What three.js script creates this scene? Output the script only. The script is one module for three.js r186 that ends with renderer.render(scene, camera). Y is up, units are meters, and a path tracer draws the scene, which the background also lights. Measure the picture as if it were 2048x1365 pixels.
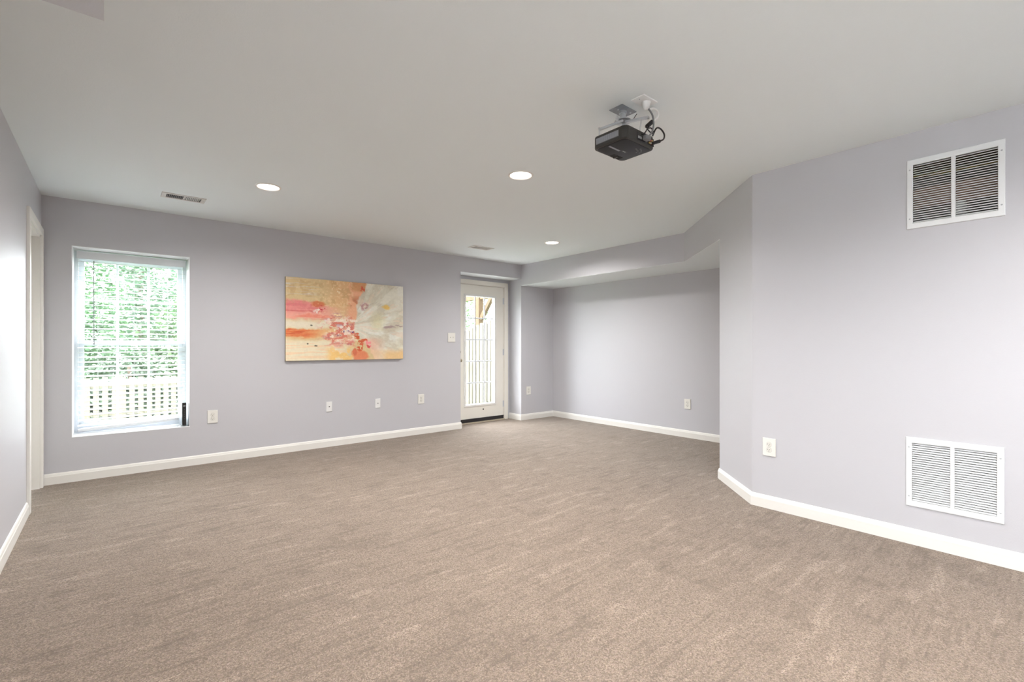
import * as THREE from 'three';
import { RoundedBoxGeometry } from 'three/addons/geometries/RoundedBoxGeometry.js';
import { mergeGeometries, toCreasedNormals } from 'three/addons/utils/BufferGeometryUtils.js';

// ------------------------------------------------------------------ camera, sky, exposure
const scene = new THREE.Scene();
const FOCAL = 944.42, W = 2048, H = 1365;                       // focal length in pixels of the 2048 x 1365 frame
const camera = new THREE.PerspectiveCamera(2 * Math.atan(H / 2 / FOCAL) * 180 / Math.PI, W / H, 0.05, 200);
camera.position.set(0.4525, 1.1774, 5.5643);
camera.rotation.set(0, THREE.MathUtils.degToRad(-40.261), 0);
camera.setViewOffset(W, H, 0, -8.75, W, H);                     // shifted lens keeps the verticals upright

const renderer = new THREE.WebGLRenderer({ antialias: true });
renderer.toneMapping = THREE.LinearToneMapping;
renderer.toneMappingExposure = 2.32;
renderer.shadowMap.enabled = true;

const SKY_LEVEL = 11.6;                                          // bright overcast sky
{
  const w = 32, h = 64, d = new Float32Array(w * h * 4);
  for (let y = 0; y < h; y++) {
    const el = (y + 0.5) / h * Math.PI - Math.PI / 2, s = Math.max(0, Math.sin(el));
    const L = SKY_LEVEL * (el < 0 ? 0.25 : 0.8 + 0.3 * s);   // hazy white overcast: a little brighter overhead, the same all round
    for (let x = 0; x < w; x++) d.set([L * 0.93, L * 0.985, L * 1.04, 1], (y * w + x) * 4);
  }
  const t = new THREE.DataTexture(d, w, h, THREE.RGBAFormat, THREE.FloatType);
  t.mapping = THREE.EquirectangularReflectionMapping; t.magFilter = THREE.LinearFilter; t.needsUpdate = true;
  scene.background = t;
}
const LAMP = 6.2, LAMP_COLOR = new THREE.Color().setRGB(1, 0.975, 0.945);

// ------------------------------------------------------------------ helpers
let seed = 12345;
const rnd = () => { seed = (seed * 1664525 + 1013904223) >>> 0; return seed / 4294967296; };
const rr = (a, b) => a + (b - a) * rnd();
const hash = (x, y, s = 0) => { let h = Math.imul(x, 374761393) ^ Math.imul(y, 668265263) ^ Math.imul(s, 1442695041); h = Math.imul(h ^ (h >>> 13), 1274126177); return ((h ^ (h >>> 16)) >>> 0) / 4294967296; };
function vnoise(x, y, s = 0, period = 0) {
  const xi = Math.floor(x), yi = Math.floor(y), fx = x - xi, fy = y - yi, u = fx * fx * (3 - 2 * fx), v = fy * fy * (3 - 2 * fy);
  const m = period ? (k) => ((k % period) + period) % period : (k) => k;
  const x0 = m(xi), x1 = m(xi + 1), y0 = m(yi), y1 = m(yi + 1);
  return (hash(x0, y0, s) * (1 - u) + hash(x1, y0, s) * u) * (1 - v) + (hash(x0, y1, s) * (1 - u) + hash(x1, y1, s) * u) * v;
}
const fbm = (x, y, s = 0, o = 4) => { let a = 0, w = 0.5, n = 0; for (let i = 0; i < o; i++) { a += w * vnoise(x, y, s + i * 17); n += w; w *= 0.5; x *= 2.03; y *= 2.03; } return a / n; };
const clamp01 = (x) => Math.max(0, Math.min(1, x));
const sstep = (a, b, x) => { const t = clamp01((x - a) / (b - a)); return t * t * (3 - 2 * t); };

const names = new Map();
function numbered(name) { const n = names.get(name) ?? 0; names.set(name, n + 1); return n ? `${name}_${String(n).padStart(3, '0')}` : name; }
function metreUV(g) {                                             // uv in metres from the dominant direction of each face
  g = g.index ? g.toNonIndexed() : g;
  g.computeBoundingBox();
  const p = g.attributes.position, n = g.attributes.normal, uv = new Float32Array(p.count * 2);
  for (let i = 0; i < p.count; i += 3) {
    let ax = 0, ay = 0, az = 0;
    for (let k = 0; k < 3; k++) { ax += Math.abs(n.getX(i + k)); ay += Math.abs(n.getY(i + k)); az += Math.abs(n.getZ(i + k)); }
    for (let k = i; k < i + 3; k++) {
      const x = p.getX(k), y = p.getY(k), z = p.getZ(k);
      if (ay >= ax && ay >= az) uv.set([x, z], k * 2); else if (ax >= az) uv.set([z, y], k * 2); else uv.set([x, y], k * 2);
    }
  }
  g.setAttribute('uv', new THREE.BufferAttribute(uv, 2));
  return g;
}
const clean = (g) => { g = g.index ? g.toNonIndexed() : g; for (const k of Object.keys(g.attributes)) if (!['position', 'normal', 'uv'].includes(k)) g.deleteAttribute(k); return g; };
const merge = (list) => list.length === 1 ? list[0] : mergeGeometries(list.map(clean));
function mesh(name, geo, mat, parent = scene) {
  const m = new THREE.Mesh(Array.isArray(geo) ? merge(geo) : geo, mat);
  m.name = parent === scene ? numbered(name) : name;
  m.castShadow = m.receiveShadow = true;
  parent.add(m);
  return m;
}
function part(name, geo, mat, parent) {                          // parts of one thing may share a base name; repeats are numbered within it
  const k = parent.children.filter((c) => c.name === name || c.name.startsWith(name + '_0') || c.name.startsWith(name + '_1') || c.name.startsWith(name + '_2')).length;
  return mesh(k ? `${name}_${String(k).padStart(3, '0')}` : name, geo, mat, parent);
}
function struct(name, geo, mat, label, parent = scene) { const m = mesh(name, geo, mat, parent); m.userData.kind = 'structure'; if (label) m.userData.label = label; return m; }
function tag(o, label, category, group) { o.userData.label = label; o.userData.category = category; if (group) o.userData.group = group; return o; }
function thing(name, label, category, pos = [0, 0, 0], turn = 0, group) {
  const g = new THREE.Group(); g.name = numbered(name); g.position.set(...pos); g.rotation.y = turn; scene.add(g); return tag(g, label, category, group);
}
const bx = (x0, x1, y0, y1, z0, z1) => new THREE.BoxGeometry(x1 - x0, y1 - y0, z1 - z0).translate((x0 + x1) / 2, (y0 + y1) / 2, (z0 + z1) / 2);
const rbx = (x0, x1, y0, y1, z0, z1, r = 0.002, s = 2) => new RoundedBoxGeometry(x1 - x0, y1 - y0, z1 - z0, s, r).translate((x0 + x1) / 2, (y0 + y1) / 2, (z0 + z1) / 2);
const cyl = (r0, r1, h, seg = 24, open = false) => new THREE.CylinderGeometry(r0, r1, h, seg, 1, open);
const V = (x, y, z) => new THREE.Vector3(x, y, z);
const tube = (pts, r, n = 40, seg = 8) => new THREE.TubeGeometry(new THREE.CatmullRomCurve3(pts.map((p) => V(...p))), n, r, seg);
function bar(a, b, w, h) {                                        // square bar between two points
  const A = V(...a), B = V(...b), d = B.clone().sub(A), g = new THREE.BoxGeometry(w, h, d.length());
  const m = new THREE.Matrix4().lookAt(B, A, V(0, 1, 0)); m.setPosition(A.add(B).multiplyScalar(0.5));
  return g.applyMatrix4(m);
}
function rod(a, b, r, seg = 12) { const A = V(...a), B = V(...b), d = B.clone().sub(A); const g = cyl(r, r, d.length(), seg); g.applyQuaternion(new THREE.Quaternion().setFromUnitVectors(V(0, 1, 0), d.clone().normalize())); return g.translate(...A.add(B).multiplyScalar(0.5).toArray()); }
function lathe(pts, seg = 48) { return new THREE.LatheGeometry(pts.map(([r, y]) => new THREE.Vector2(r, y)), seg); }
function shapeOf(pts) { const s = new THREE.Shape(); pts.forEach(([x, y], i) => (i ? s.lineTo(x, y) : s.moveTo(x, y))); s.closePath(); return s; }
const holeRect = (x0, x1, y0, y1) => { const p = new THREE.Path(); p.moveTo(x0, y0); p.lineTo(x0, y1); p.lineTo(x1, y1); p.lineTo(x1, y0); p.closePath(); return p; };
const holeCircle = (x, y, r) => { const p = new THREE.Path(); p.absarc(x, y, r, 0, Math.PI * 2, true); return p; };
const extr = (s, depth, extra = {}) => new THREE.ExtrudeGeometry(s, { depth, bevelEnabled: false, curveSegments: 32, ...extra });
function prism(pts, y0, y1) {                                     // plan polygon (x, z) raised from y0 to y1
  return extr(shapeOf(pts.map(([x, z]) => [x, z])), y1 - y0).rotateX(Math.PI / 2).translate(0, y1, 0);
}
const lin = (r, g, b) => new THREE.Color().setRGB(r, g, b);
const srgb = (r, g, b) => new THREE.Color().setRGB(r / 255, g / 255, b / 255, THREE.SRGBColorSpace);
function dataTex(size, fn, colour, w = size) {
  const d = new Uint8Array(w * size * 4);
  for (let y = 0; y < size; y++) for (let x = 0; x < w; x++) { const c = fn(x, y); d.set([c[0], c[1], c[2], 255], (y * w + x) * 4); }
  const t = new THREE.DataTexture(d, w, size);
  t.wrapS = t.wrapT = THREE.RepeatWrapping; t.magFilter = THREE.LinearFilter; t.minFilter = THREE.LinearMipmapLinearFilter; t.generateMipmaps = true;
  if (colour) t.colorSpace = THREE.SRGBColorSpace;
  t.needsUpdate = true;
  return t;
}

// ------------------------------------------------------------------ materials
// roller-stippled paint: fine relief only
const stipple = dataTex(512, (x, y) => { const v = 255 * (0.5 * vnoise(x / 3, y / 3, 3) + 0.35 * vnoise(x / 7, y / 7, 4) + 0.15 * hash(x, y, 5)); return [v, v, v]; });
stipple.repeat.set(1 / 0.5, 1 / 0.5);
const std = (color, roughness = 0.6, extra = {}) => new THREE.MeshStandardMaterial({ color, roughness, ...extra });
const M = {
  wall: new THREE.MeshPhysicalMaterial({ color: lin(0.566, 0.562, 0.590), roughness: 0.45, bumpMap: stipple, bumpScale: 0.00025 }),
  ceiling: std(lin(0.815, 0.865, 0.87), 0.9, { bumpMap: stipple, bumpScale: 0.0003 }),
  trim: std(lin(0.83, 0.815, 0.77), 0.38),
  returnWhite: std(lin(0.84, 0.85, 0.86), 0.55),
  vinyl: std(lin(0.70, 0.73, 0.77), 0.4),
  slat: std(lin(0.72, 0.735, 0.75), 0.45),
  plate: std(lin(0.80, 0.785, 0.735), 0.35),
  plateWhite: std(lin(0.83, 0.83, 0.82), 0.35),
  slot: std(lin(0.03, 0.028, 0.026), 0.7),
  face: std(lin(0.76, 0.745, 0.69), 0.35),
  enamel: std(lin(0.82, 0.835, 0.84), 0.4),
  registerWhite: std(lin(0.70, 0.69, 0.66), 0.5),
  dark: std(lin(0.012, 0.012, 0.012), 0.8),
  boot: std(lin(0.40, 0.41, 0.42), 0.4, { metalness: 0.85 }),
  rubber: std(lin(0.022, 0.02, 0.022), 0.6),
  steel: std(lin(0.52, 0.54, 0.56), 0.38, { metalness: 0.85 }),
  zinc: std(lin(0.62, 0.64, 0.66), 0.35, { metalness: 0.8 }),
  brass: std(lin(0.35, 0.30, 0.20), 0.4, { metalness: 0.8 }),
  door: std(lin(0.83, 0.805, 0.735), 0.42),
  glass: new THREE.MeshPhysicalMaterial({ color: 0xffffff, roughness: 0, transmission: 1, thickness: 0, ior: 1.5 }),
  black: std(lin(0.016, 0.016, 0.016), 0.45),
  blackGloss: std(lin(0.018, 0.018, 0.02), 0.22),
  grey: std(lin(0.16, 0.165, 0.17), 0.5),
  cableBlack: std(lin(0.018, 0.018, 0.02), 0.45),
  cableGrey: std(lin(0.20, 0.205, 0.21), 0.5),
  cableWhite: std(lin(0.80, 0.80, 0.78), 0.45),
};

// ------------------------------------------------------------------ room dimensions (metres): x along the window wall, z from it towards the camera
const CEIL = 2.44, XS = 5.351, XR = 4.0737, ZA = 2.767, ZB = 4.0445, XN = 6.058, SOF = 2.12, REAR = 8.0;
const WIN = [0.1865, 1.033, 0.3805, 2.041], NICHE = [4.213, 5.351, 2.223], NZ = -0.29;
const SIDEWIN = [6.0, 7.6, 1.0, 2.05];                          // glazing in the left wall behind the camera: z from, z to, sill, head
const LD = [0.09, 0.84, 2.085];                                   // doorway in the left wall: z from, z to, head

// carpet: cut pile with vacuum streaks; the pattern is in the pile, 3.2 m repeat
const CARPET = 2048;
const carpetCanvas = document.createElement('canvas'); carpetCanvas.width = carpetCanvas.height = CARPET;
{
  const q = carpetCanvas.getContext('2d');
  q.fillStyle = 'rgb(112,99,88)'; q.fillRect(0, 0, CARPET, CARPET);
  // how the pile lies at a place: dark where it was brushed away, light where it was brushed the other way
  const lie = (x, y) => {
    const wx = x + 40 * vnoise(x / 128, y / 128, 16, 16), wy = y + 26 * vnoise(x / 256, y / 64, 17, 32), t = vnoise(wx / 128, wy / 64, 15, 16);
    const s = sstep(0.66, 0.76, vnoise(wx / 102.4, wy / 6.4, 14, 20)) * sstep(0.35, 0.55, t);
    const l = sstep(0.64, 0.76, vnoise((x + 60 * vnoise(x / 256, y / 128, 19, 16)) / 128, wy / 16, 18, 16)) * sstep(0.6, 0.4, t);
    const print = sstep(0.70, 0.80, vnoise(x / 85.333, y / 51.2, 22, 24)) * vnoise(x / 10, y / 10, 23);
    return 1 - 0.10 * s + 0.10 * l - 0.11 * print + 0.06 * (vnoise(x / 40.96, y / 20.48, 24, 50) - 0.5);
  };
  q.lineCap = 'round';
  for (let i = 0; i < 950000; i++) {
    const x = rnd() * CARPET, y = rnd() * CARPET, a = rnd() * 6.283, L = rr(1.6, 4.2), k = lie(x, y) * (0.82 + 0.36 * rnd());
    q.strokeStyle = `rgb(${Math.round(142 * k)},${Math.round((127 + rr(-3, 3)) * k)},${Math.round((114 + rr(-4, 4)) * k)})`;
    q.lineWidth = rr(0.8, 1.7); q.beginPath(); q.moveTo(x, y); q.lineTo(x + Math.cos(a) * L, y + Math.sin(a) * L); q.stroke();
  }
}
const carpetMap = new THREE.CanvasTexture(carpetCanvas); carpetMap.colorSpace = THREE.SRGBColorSpace;
const carpetBump = new THREE.CanvasTexture(carpetCanvas);
for (const t of [carpetMap, carpetBump]) { t.wrapS = t.wrapT = THREE.RepeatWrapping; t.repeat.set(1 / 3.2, 1 / 3.2); }
M.carpet = new THREE.MeshPhysicalMaterial({ map: carpetMap, roughness: 0.95, bumpMap: carpetBump, bumpScale: 0.005, sheen: 1, sheenColor: lin(0.95, 0.93, 0.9), sheenRoughness: 0.5, specularIntensity: 0.5 });

// ------------------------------------------------------------------ room shell
struct('floor', metreUV(bx(-0.3, 6.2, -0.12, 0, -0.42, REAR + 0.15)), M.carpet, 'taupe cut-pile carpet with vacuum streaks');
const LIGHTS = [[1.401, 1.442], [4.573, 1.459], [2.765, 2.934], [1.401, 4.40], [2.765, 5.88], [1.401, 7.2]];
const REGISTERS = [[0.92, 0.678], [4.09, 0.652]];
{
  const s = shapeOf([[-0.12, -0.42], [6.2, -0.42], [6.2, REAR + 0.15], [-0.12, REAR + 0.15]]);
  for (const [x, z] of LIGHTS) s.holes.push(holeCircle(x, z, 0.083));
  for (const [x, z] of REGISTERS) s.holes.push(holeRect(x - 0.13, x + 0.13, z - 0.064, z + 0.064));
  struct('ceiling', metreUV(extr(s, 0.24).rotateX(Math.PI / 2).translate(0, CEIL + 0.24, 0)), M.ceiling, 'flat painted white ceiling');
}
{
  const s = shapeOf([[-0.12, 0], [NICHE[0], 0], [NICHE[0], NICHE[2]], [NICHE[1], NICHE[2]], [NICHE[1], 0], [6.2, 0], [6.2, CEIL + 0.1], [-0.12, CEIL + 0.1]]);
  s.holes.push(holeRect(...WIN));
  const outer = shapeOf([[-0.12, -0.6], [4.262, -0.6], [4.262, 2.118], [5.25, 2.118], [5.25, -0.6], [6.2, -0.6], [6.2, CEIL + 0.2], [-0.12, CEIL + 0.2]]);
  outer.holes.push(holeRect(...WIN));
  struct('wall_back', metreUV(merge([extr(s, 0.29).translate(0, 0, NZ), extr(outer, 0.13).translate(0, 0, NZ - 0.13)])), M.wall, 'pale lavender grey wall with window and recessed glass door');
}
{
  const s = shapeOf([[-0.42, 0], [LD[0], 0], [LD[0], LD[2]], [LD[1], LD[2]], [LD[1], 0], [REAR + 0.15, 0], [REAR + 0.15, CEIL + 0.1], [-0.42, CEIL + 0.1]]);
  s.holes.push(holeRect(...SIDEWIN));
  struct('wall_left', metreUV(extr(s, 0.12).rotateY(-Math.PI / 2)), M.wall, 'pale lavender grey wall with a doorway beside the corner');
}
const GRILLES = [[5.141, 2.072], [5.137, 0.429]];
{
  const s = shapeOf([[ZB, 0], [REAR + 0.15, 0], [REAR + 0.15, CEIL + 0.1], [ZB, CEIL + 0.1]]);
  for (const [z, y] of GRILLES) s.holes.push(holeRect(z - 0.196, z + 0.196, y - 0.196, y + 0.196));
  struct('wall_right', metreUV(extr(s, 0.12).rotateY(-Math.PI / 2).translate(XR + 0.12, 0, 0)), M.wall, 'pale lavender grey wall with two return air grilles');
}
struct('wall_angled', metreUV(prism([[4.555, 3.563], [XR, ZB], [XR + 0.12, ZB + 0.06], [4.64, 3.65]], 0, SOF)), M.wall, 'short wall standing at forty five degrees');
struct('soffit', metreUV(prism([[XS, 0], [6.2, 0], [6.2, ZB + 0.06], [XR + 0.12, ZB + 0.06], [XR, ZB], [XS, ZA]], SOF, CEIL + 0.05)), M.wall, 'boxed soffit over the alcove').userData.kind = 'structure';
struct('ceiling_alcove', metreUV(prism([[XS + 0.004, 0.001], [XN, 0.001], [XN, 3.62], [4.66, 3.62], [4.565, 3.558], [XS + 0.004, ZA + 0.006]], SOF - 0.004, SOF)), M.ceiling, 'painted underside of the soffit');
struct('wall_alcove', metreUV(merge([bx(XN, XN + 0.142, 0, CEIL + 0.1, -0.1, REAR + 0.15), bx(4.60, XN + 0.05, 0, SOF, 3.62, 3.74)])), M.wall, 'pale lavender grey far wall of the alcove');
struct('wall_rear', metreUV(bx(-0.12, 6.2, 0, CEIL + 0.1, REAR, REAR + 0.15)), M.wall, 'pale lavender grey wall behind the camera');
struct('ceiling_niche', metreUV(bx(NICHE[0], NICHE[1], NICHE[2] - 0.003, NICHE[2] + 0.001, NZ, -0.0005)), M.ceiling, 'white head of the door recess');
struct('ceiling_bulkhead', metreUV(bx(0, 0.4345, 2.13, CEIL + 0.02, 3.733, REAR)), M.wall, 'boxed bulkhead hanging below the ceiling at the left wall');

// baseboards: bevelled profile swept between two floor points, mitred at the ends
function baseboard(name, p0, p1, n, k0, k1) {
  const T = 0.014, Hh = 0.092, prof = [[0, 0], [T, 0], [T, 0.066], [T * 0.82, 0.071], [T * 0.62, 0.083], [T * 0.34, 0.09], [0, Hh]];
  const d = [p1[0] - p0[0], p1[1] - p0[1]], L = Math.hypot(...d); d[0] /= L; d[1] /= L;
  const ring = (p, s) => prof.map(([o, y]) => [p[0] + n[0] * o + d[0] * o * s, y, p[1] + n[1] * o + d[1] * o * s]);
  const A = ring(p0, -k0), B = ring(p1, k1), pos = [], c = prof.length, flip = d[0] * n[1] - d[1] * n[0] < 0;
  const tri = (a, b, q) => pos.push(...(flip ? [...a, ...q, ...b] : [...a, ...b, ...q]));
  for (let i = 0; i < c; i++) { const j = (i + 1) % c; tri(A[i], B[j], B[i]); tri(A[i], A[j], B[j]); }
  for (let i = 1; i < c - 1; i++) { tri(A[0], A[i + 1], A[i]); tri(B[0], B[i], B[i + 1]); }
  const g = new THREE.BufferGeometry(); g.setAttribute('position', new THREE.Float32BufferAttribute(pos, 3)); g.computeVertexNormals();
  return struct(name, g, M.trim, 'white painted baseboard');
}
const S2 = Math.SQRT1_2;
baseboard('baseboard_back', [0, 0], [NICHE[0], 0], [0, 1], 0, 1);
baseboard('baseboard_niche_left', [NICHE[0], 0], [NICHE[0], NZ], [1, 0], 1, 0);
baseboard('baseboard_niche_right', [NICHE[1], NZ], [NICHE[1], 0], [-1, 0], 0, 1);
baseboard('baseboard_back_right', [NICHE[1], 0], [XN, 0], [0, 1], 1, -1);
baseboard('baseboard_alcove', [XN, 0], [XN, 3.62], [-1, 0], -1, 0);
baseboard('baseboard_angled', [4.555, 3.563], [XR, ZB], [-S2, -S2], 0.42, 0.414);
baseboard('baseboard_right', [XR, ZB], [XR, REAR], [-1, 0], 0.414, 0);
baseboard('baseboard_left', [0, LD[1] + 0.066], [0, REAR], [1, 0], 0, 0);

// ------------------------------------------------------------------ doorway in the left wall
{
  const g = new THREE.Group(); g.name = 'door_1'; g.userData.kind = 'structure'; g.userData.label = 'white cased doorway in the left wall with closed panel door'; scene.add(g);
  const casing = (pts) => { const s = shapeOf(pts); return extr(s, 0.011, { bevelEnabled: true, bevelThickness: 0.005, bevelSize: 0.004, bevelOffset: -0.004, bevelSegments: 2 }).translate(0, 0, 0).rotateY(-Math.PI / 2).translate(0.0135, 0, 0); };
  const c = 0.06;
  part('casing', casing([[LD[1], 0], [LD[1] + c, 0], [LD[1] + c, LD[2] + c], [LD[1], LD[2]]]), M.trim, g);
  part('casing', casing([[LD[0] - c, 0], [LD[0], 0], [LD[0], LD[2]], [LD[0] - c, LD[2] + c]]), M.trim, g);
  part('casing', casing([[LD[0] - c, LD[2] + c], [LD[0], LD[2]], [LD[1], LD[2]], [LD[1] + c, LD[2] + c]]), M.trim, g);
  part('jamb', [bx(-0.12, 0, 0, LD[2], LD[0], LD[0] + 0.018), bx(-0.065, -0.05, 0, LD[2] - 0.018, LD[0] + 0.018, LD[0] + 0.028)], M.trim, g);
  part('jamb', [bx(-0.12, 0, 0, LD[2], LD[1] - 0.018, LD[1]), bx(-0.065, -0.05, 0, LD[2] - 0.018, LD[1] - 0.028, LD[1] - 0.018)], M.trim, g);
  part('jamb', [bx(-0.12, 0, LD[2] - 0.018, LD[2], LD[0], LD[1]), bx(-0.065, -0.05, LD[2] - 0.028, LD[2] - 0.018, LD[0], LD[1])], M.trim, g);
  const leaf = part('door_leaf', bx(-0.1, -0.067, 0.008, LD[2] - 0.021, LD[0] + 0.02, LD[1] - 0.02), M.trim, g);
  for (const [y0, y1] of [[0.2, 0.95], [1.1, 1.9]]) for (const z of [0.30, 0.63]) part('door_panel', rbx(-0.069, -0.061, y0, y1, z - 0.12, z + 0.12, 0.003), M.trim, leaf);
}

// ------------------------------------------------------------------ window
{
  const g = new THREE.Group(); g.name = 'window_1'; g.userData.kind = 'structure'; g.userData.label = 'white vinyl double hung window with grilles in a deep white recess'; scene.add(g);
  const [x0, x1, y0, y1] = WIN, t = 0.004;
  part('window_return', bx(x0, x0 + t, y0, y1, -0.40, 0.001), M.returnWhite, g);
  part('window_return', bx(x1 - t, x1, y0, y1, -0.40, 0.001), M.returnWhite, g);
  part('window_return', bx(x0, x1, y1 - t, y1, -0.40, 0.001), M.returnWhite, g);
  part('window_sill', bx(x0, x1, y0, y0 + t, -0.40, 0.001), M.returnWhite, g);
  const F0 = -0.395, F1 = -0.255, f = 0.03;
  part('window_frame', [bx(x0 + t, x0 + t + f, y0 + t, y1 - t, F0, F1), bx(x1 - t - f, x1 - t, y0 + t, y1 - t, F0, F1), bx(x0 + t + f, x1 - t - f, y1 - t - 0.035, y1 - t, F0, F1), bx(x0 + t + f, x1 - t - f, y0 + t, y0 + t + 0.04, F0, F1)], M.vinyl, g);
  const sash = (a, b, za, zb, cross) => {
    const l = x0 + t + f, r = x1 - t - f, st = 0.036, rl = 0.05;
    const o = part('sash', [bx(l, l + st, a, b, za, zb), bx(r - st, r, a, b, za, zb), bx(l + st, r - st, b - rl, b, za, zb), bx(l + st, r - st, a, a + rl, za, zb)], M.vinyl, g);
    const zc = (za + zb) / 2, wl = l + st, wr = r - st;
    part('pane', bx(wl, wr, a + rl, b - rl, zc - 0.002, zc + 0.002), M.glass, o).castShadow = false;
    for (const k of [1, 2]) { const x = wl + (wr - wl) * k / 3; part('muntin', rbx(x - 0.0105, x + 0.0105, a + rl, b - rl, zc + 0.004, zc + 0.013, 0.002), M.vinyl, o); }
    part('muntin', rbx(wl, wr, cross - 0.0105, cross + 0.0105, zc + 0.0045, zc + 0.0125, 0.002), M.vinyl, o);
  };
  sash(y0 + t + 0.04, 1.225, -0.315, -0.275, 0.825);
  sash(1.175, y1 - t - 0.035, -0.365, -0.325, 1.6);
}
{
  const g = new THREE.Group(); g.name = 'window_2'; g.userData.kind = 'structure'; g.userData.label = 'wide white window in the left wall behind the camera'; scene.add(g);
  const [z0, z1, y0, y1] = SIDEWIN, f = 0.05, zc = (z0 + z1) / 2;
  part('window_frame', [bx(-0.1, -0.02, y0, y1, z0, z0 + f), bx(-0.1, -0.02, y0, y1, z1 - f, z1), bx(-0.1, -0.02, y0, y0 + f, z0, z1), bx(-0.1, -0.02, y1 - f, y1, z0, z1), bx(-0.1, -0.02, y0, y1, zc - 0.03, zc + 0.03)], M.vinyl, g);
  part('pane', bx(-0.062, -0.058, y0 + f, y1 - f, z0 + f, z1 - f), M.glass, g).castShadow = false;
}
// horizontal blind hanging in the recess
{
  const g = thing('window_blind', 'white two inch slat blind hanging in the window recess, its bottom rail crooked', 'blind', [0.613, 2.02, -0.205]);
  const X = 0.398, L = (y) => y - 2.02;
  part('headrail', bx(-X, X, L(1.97), L(2.018), -0.028, 0.024), M.slat, g);
  part('valance', [rbx(-X - 0.006, X + 0.006, L(1.962), L(2.026), 0.026, 0.034, 0.002), rbx(-X - 0.006, X + 0.006, L(1.957), L(1.966), 0.024, 0.0375, 0.002)], M.slat, g);
  const slatGeo = (() => {                                        // slightly crowned slat
    const p = []; for (let i = 0; i <= 6; i++) { const a = i / 6 * 2 - 1; p.push([a * 0.025, 0.0022 * (1 - a * a) + 0.0014]); }
    const q = p.slice().reverse().map(([a, b]) => [a, b - 0.0028]);
    return toCreasedNormals(extr(shapeOf([...p, ...q]), X * 2).rotateY(Math.PI / 2).translate(-X, 0, 0), 0.6);
  })();
  const top = 1.935, bottom = 0.462, N = 35;
  for (let i = 0; i < N; i++) {
    const s = part('slat', slatGeo, M.slat, g);
    const y = top + (bottom - top) * i / (N - 1), low = sstep(4, 0, N - 1 - i);
    s.position.set(0, L(y) + 0.004 * low, 0); s.rotation.set(THREE.MathUtils.degToRad(10), 0, 0);
    if (low > 0) s.rotation.z = 0.038 * low * low;
  }
  const rail = part('bottom_rail', rbx(-X, X, -0.012, 0.012, -0.026, 0.026, 0.006, 3), M.slat, g);
  rail.position.y = L(0.429); rail.rotation.z = 0.044;
  for (const x of [-0.26, 0.0, 0.26]) part('ladder_cord', [rod([x, L(1.965), 0.0265], [x, L(0.44) , 0.0265], 0.0011, 6), rod([x, L(1.965), -0.0265], [x, L(0.44), -0.0265], 0.0011, 6)], M.slat, g);
  part('tilt_wand', [rod([-0.287, L(1.945), 0.034], [-0.286, L(1.20), 0.036], 0.0032, 8), rod([-0.286, L(1.20), 0.036], [-0.286, L(1.185), 0.036], 0.0042, 8)], M.cableGrey, g);
}
// modem on the sill
{
  const g = thing('modem', 'upright black modem with silver sides standing on the window sill', 'modem', [0.984, WIN[2] + 0.004, -0.068], 0.12);
  part('stand', [lathe([[0, 0], [0.043, 0], [0.045, 0.003], [0.039, 0.007], [0.018, 0.012], [0, 0.013]], 32).scale(1, 1, 1.15)], M.steel, g);
  part('shell', rbx(-0.019, 0.019, 0.011, 0.236, -0.07, 0.047, 0.006, 3), std(lin(0.42, 0.45, 0.48), 0.35, { metalness: 0.5 }), g);
  const f = part('front_panel', rbx(-0.0165, 0.0165, 0.014, 0.233, 0.044, 0.053, 0.004, 3), M.black, g);
  for (let i = 0; i < 5; i++) part('indicator_light', rbx(-0.003, 0.003, 0.075 + i * 0.022, 0.0785 + i * 0.022, 0.0525, 0.0538, 0.0005), M.grey, f);
  part('logo_plate', rbx(-0.009, 0.009, 0.198, 0.205, 0.0525, 0.0538, 0.0005), M.zinc, f);
}

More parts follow.
